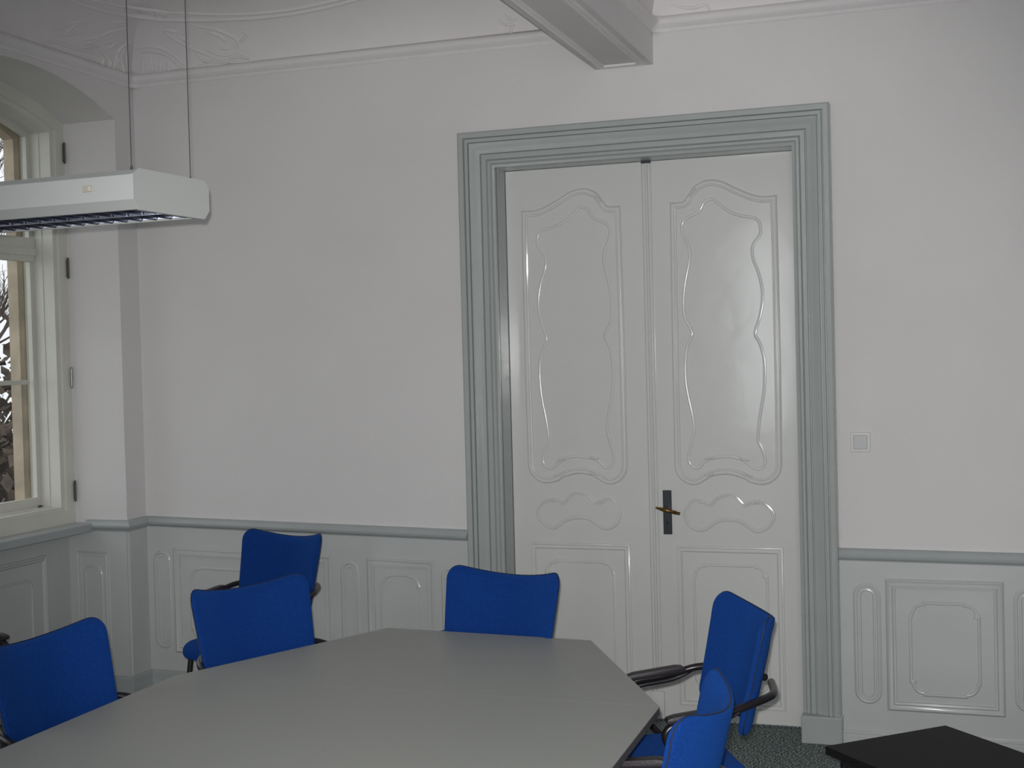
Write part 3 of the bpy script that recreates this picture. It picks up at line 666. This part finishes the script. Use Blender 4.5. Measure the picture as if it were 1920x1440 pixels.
def make_chair():
    root = empty('armchair')
    out = [(x, z) for x, z in rrect(-BW, BW, -.153, .153, .045, 6)]
    # resample long edges so that the curve bends them
    dense = []
    for i in range(len(out)):
        a = Vector(out[i]); b = Vector(out[(i + 1) % len(out)]); k = max(1, int((b - a).length / .03))
        dense += [tuple(a.lerp(b, j / k)) for j in range(k)]
    bm = bmesh.new(); cushion(bm, dense, Fback, .030); back = link('backrest', bm, BLUE, root, smooth=True)
    bm = bmesh.new(); tube(bm, [Fback(x * 1.004, z * 1.004, -.001) for x, z in dense], .0022, 6, closed=True); link('piping', bm, PIPE, back, smooth=True)
    bm = bmesh.new(); box(bm, -.2275, -.212, .150, .162, .655, .69, .001); ct = link('care_tag', bm, PAD, back)
    # seat
    so_ = rrect(-.218, .218, -.205, .205, .09, 8)
    def Fseat(x, z, d): return Vector((x * (1 - .10 * (z < 0) * (-z / .215)), -z - .038, .466 + d + .012 * (x / .225) ** 2 - .02 * max(0, (z - .10) / .12) ** 2))
    dn = []
    for i in range(len(so_)):
        a = Vector(so_[i]); b = Vector(so_[(i + 1) % len(so_)]); k = max(1, int((b - a).length / .04)); dn += [tuple(a.lerp(b, j / k)) for j in range(k)]
    bm = bmesh.new(); cushion(bm, dn, Fseat, .038); seat = link('seat', bm, BLUE, root, smooth=True)
    bm = bmesh.new()
    box(bm, -.18, .18, -.19, .15, .435, .455, .004); link('seat_pan', bm, PAD, seat)
    for s in (-1, 1):
        X = .247
        p = [(.20, .10, .436), (.232, .085, .438), (X, .04, .455), (X, -.02, .515), (X, -.075, .585), (X, -.096, .622), (X, -.087, .645), (X, -.055, .658), (X, 0, .664), (X, .07, .676), (X - .001, .098, .684), (X - .008, .128, .691), (X - .022, .158, .695), (X - .05, .200, .698), (X - .10, .243, .700), (.03, .275, .700)]
        bm = bmesh.new(); tube(bm, smooth_path([(s * a, b, c) for a, b, c in p], 4), .0115, 10)
        sf = link('side_frame', bm, BLACK, root, smooth=True)
        bm = bmesh.new(); prism(bm, [(s * X - .017, y_, z_) for y_, z_ in ((-.090, .660), (.082, .676), (.090, .685), (.082, .695), (.06, .697), (-.072, .682), (-.092, .676), (-.096, .667))], (.034, 0, 0))
        bmesh.ops.bevel(bm, geom=list(bm.edges), offset=.004, segments=2, affect='EDGES', profile=.5)
        link('armrest_pad', bm, PAD, sf, smooth=True)
        bm = bmesh.new(); tube(bm, smooth_path([(s * X, -.068, .600), (s * X, -.074, .625), (s * X, -.055, .640), (s * X, .05, .655), (s * X, .11, .680)], 4), .007, 8)
        link('armrest_brace', bm, BLACK, sf, smooth=True)
        for ya, yb in ((-.16, -.215), (.182, .255)):
            bm = bmesh.new(); tube(bm, [(s * .205, ya, .432), (s * .22, yb, .012)], .0115, 10)
            lg = link('leg', bm, BLACK, root, smooth=True)
            bm = bmesh.new(); tube(bm, [(s * .22, yb, 0), (s * .22, yb, .014)], .015, 10); link('foot_glide', bm, PAD, lg, smooth=True)
        bm = bmesh.new(); bmesh.ops.create_icosphere(bm, subdivisions=2, radius=.007, matrix=Matrix.Translation((s * (X + .008), -.080, .60))); link('bolt', bm, CHROME, sf, smooth=True)
    for yy in (-.16, .182):
        bm = bmesh.new(); tube(bm, [(-.215, yy, .432), (.215, yy, .432)], .0105, 10)
        link('seat_rail', bm, BLACK, root, smooth=True)
    return root
proto = make_chair()
def copy_tree(o, parent=None):
    c = o.copy(); COL.objects.link(c); c.parent = parent
    for ch in list(o.children): copy_tree(ch, c)
    return c
def place(mid, a, label, first=False):
    """mid: centre of the backrest; a: turn about the vertical"""
    o = proto if first else copy_tree(proto)
    loc = Vector((mid[0], mid[1], 0)) - Matrix.Rotation(a, 3, 'Z') @ Vector((0, .235, 0))
    o.location = loc; o.rotation_euler = (0, 0, a)
    tag(o, label, 'chair', group='blue armchairs around the conference table')
    return o
CH = [
 ((-2.808, 5.127), -.266, 'blue armchair standing back against the panelled wall, away from the table'),
 ((-2.324, 3.922), 1.109, 'blue armchair at the left slanted table side, in front of the wall chair'),
 ((-2.482, 3.059), 1.510, 'blue armchair at the long left side of the table, cut by the picture edge'),
 ((-1.51, 4.328), -.25, 'blue armchair facing forward at the far end of the table before the door'),
 ((-.59, 3.856), -1.114, 'blue armchair seen from the side at the right slanted table side'),
 ((-.528, 2.835), -1.543, 'nearest blue armchair at the right side of the table, cut by the bottom edge'),
 ((-3.728, 3.777), 1.5, 'blue armchair near the window, only its armrest showing at the left edge'),
]
for i, (m_, f_, l_) in enumerate(CH): place(m_, f_, l_, first=(i == 0))
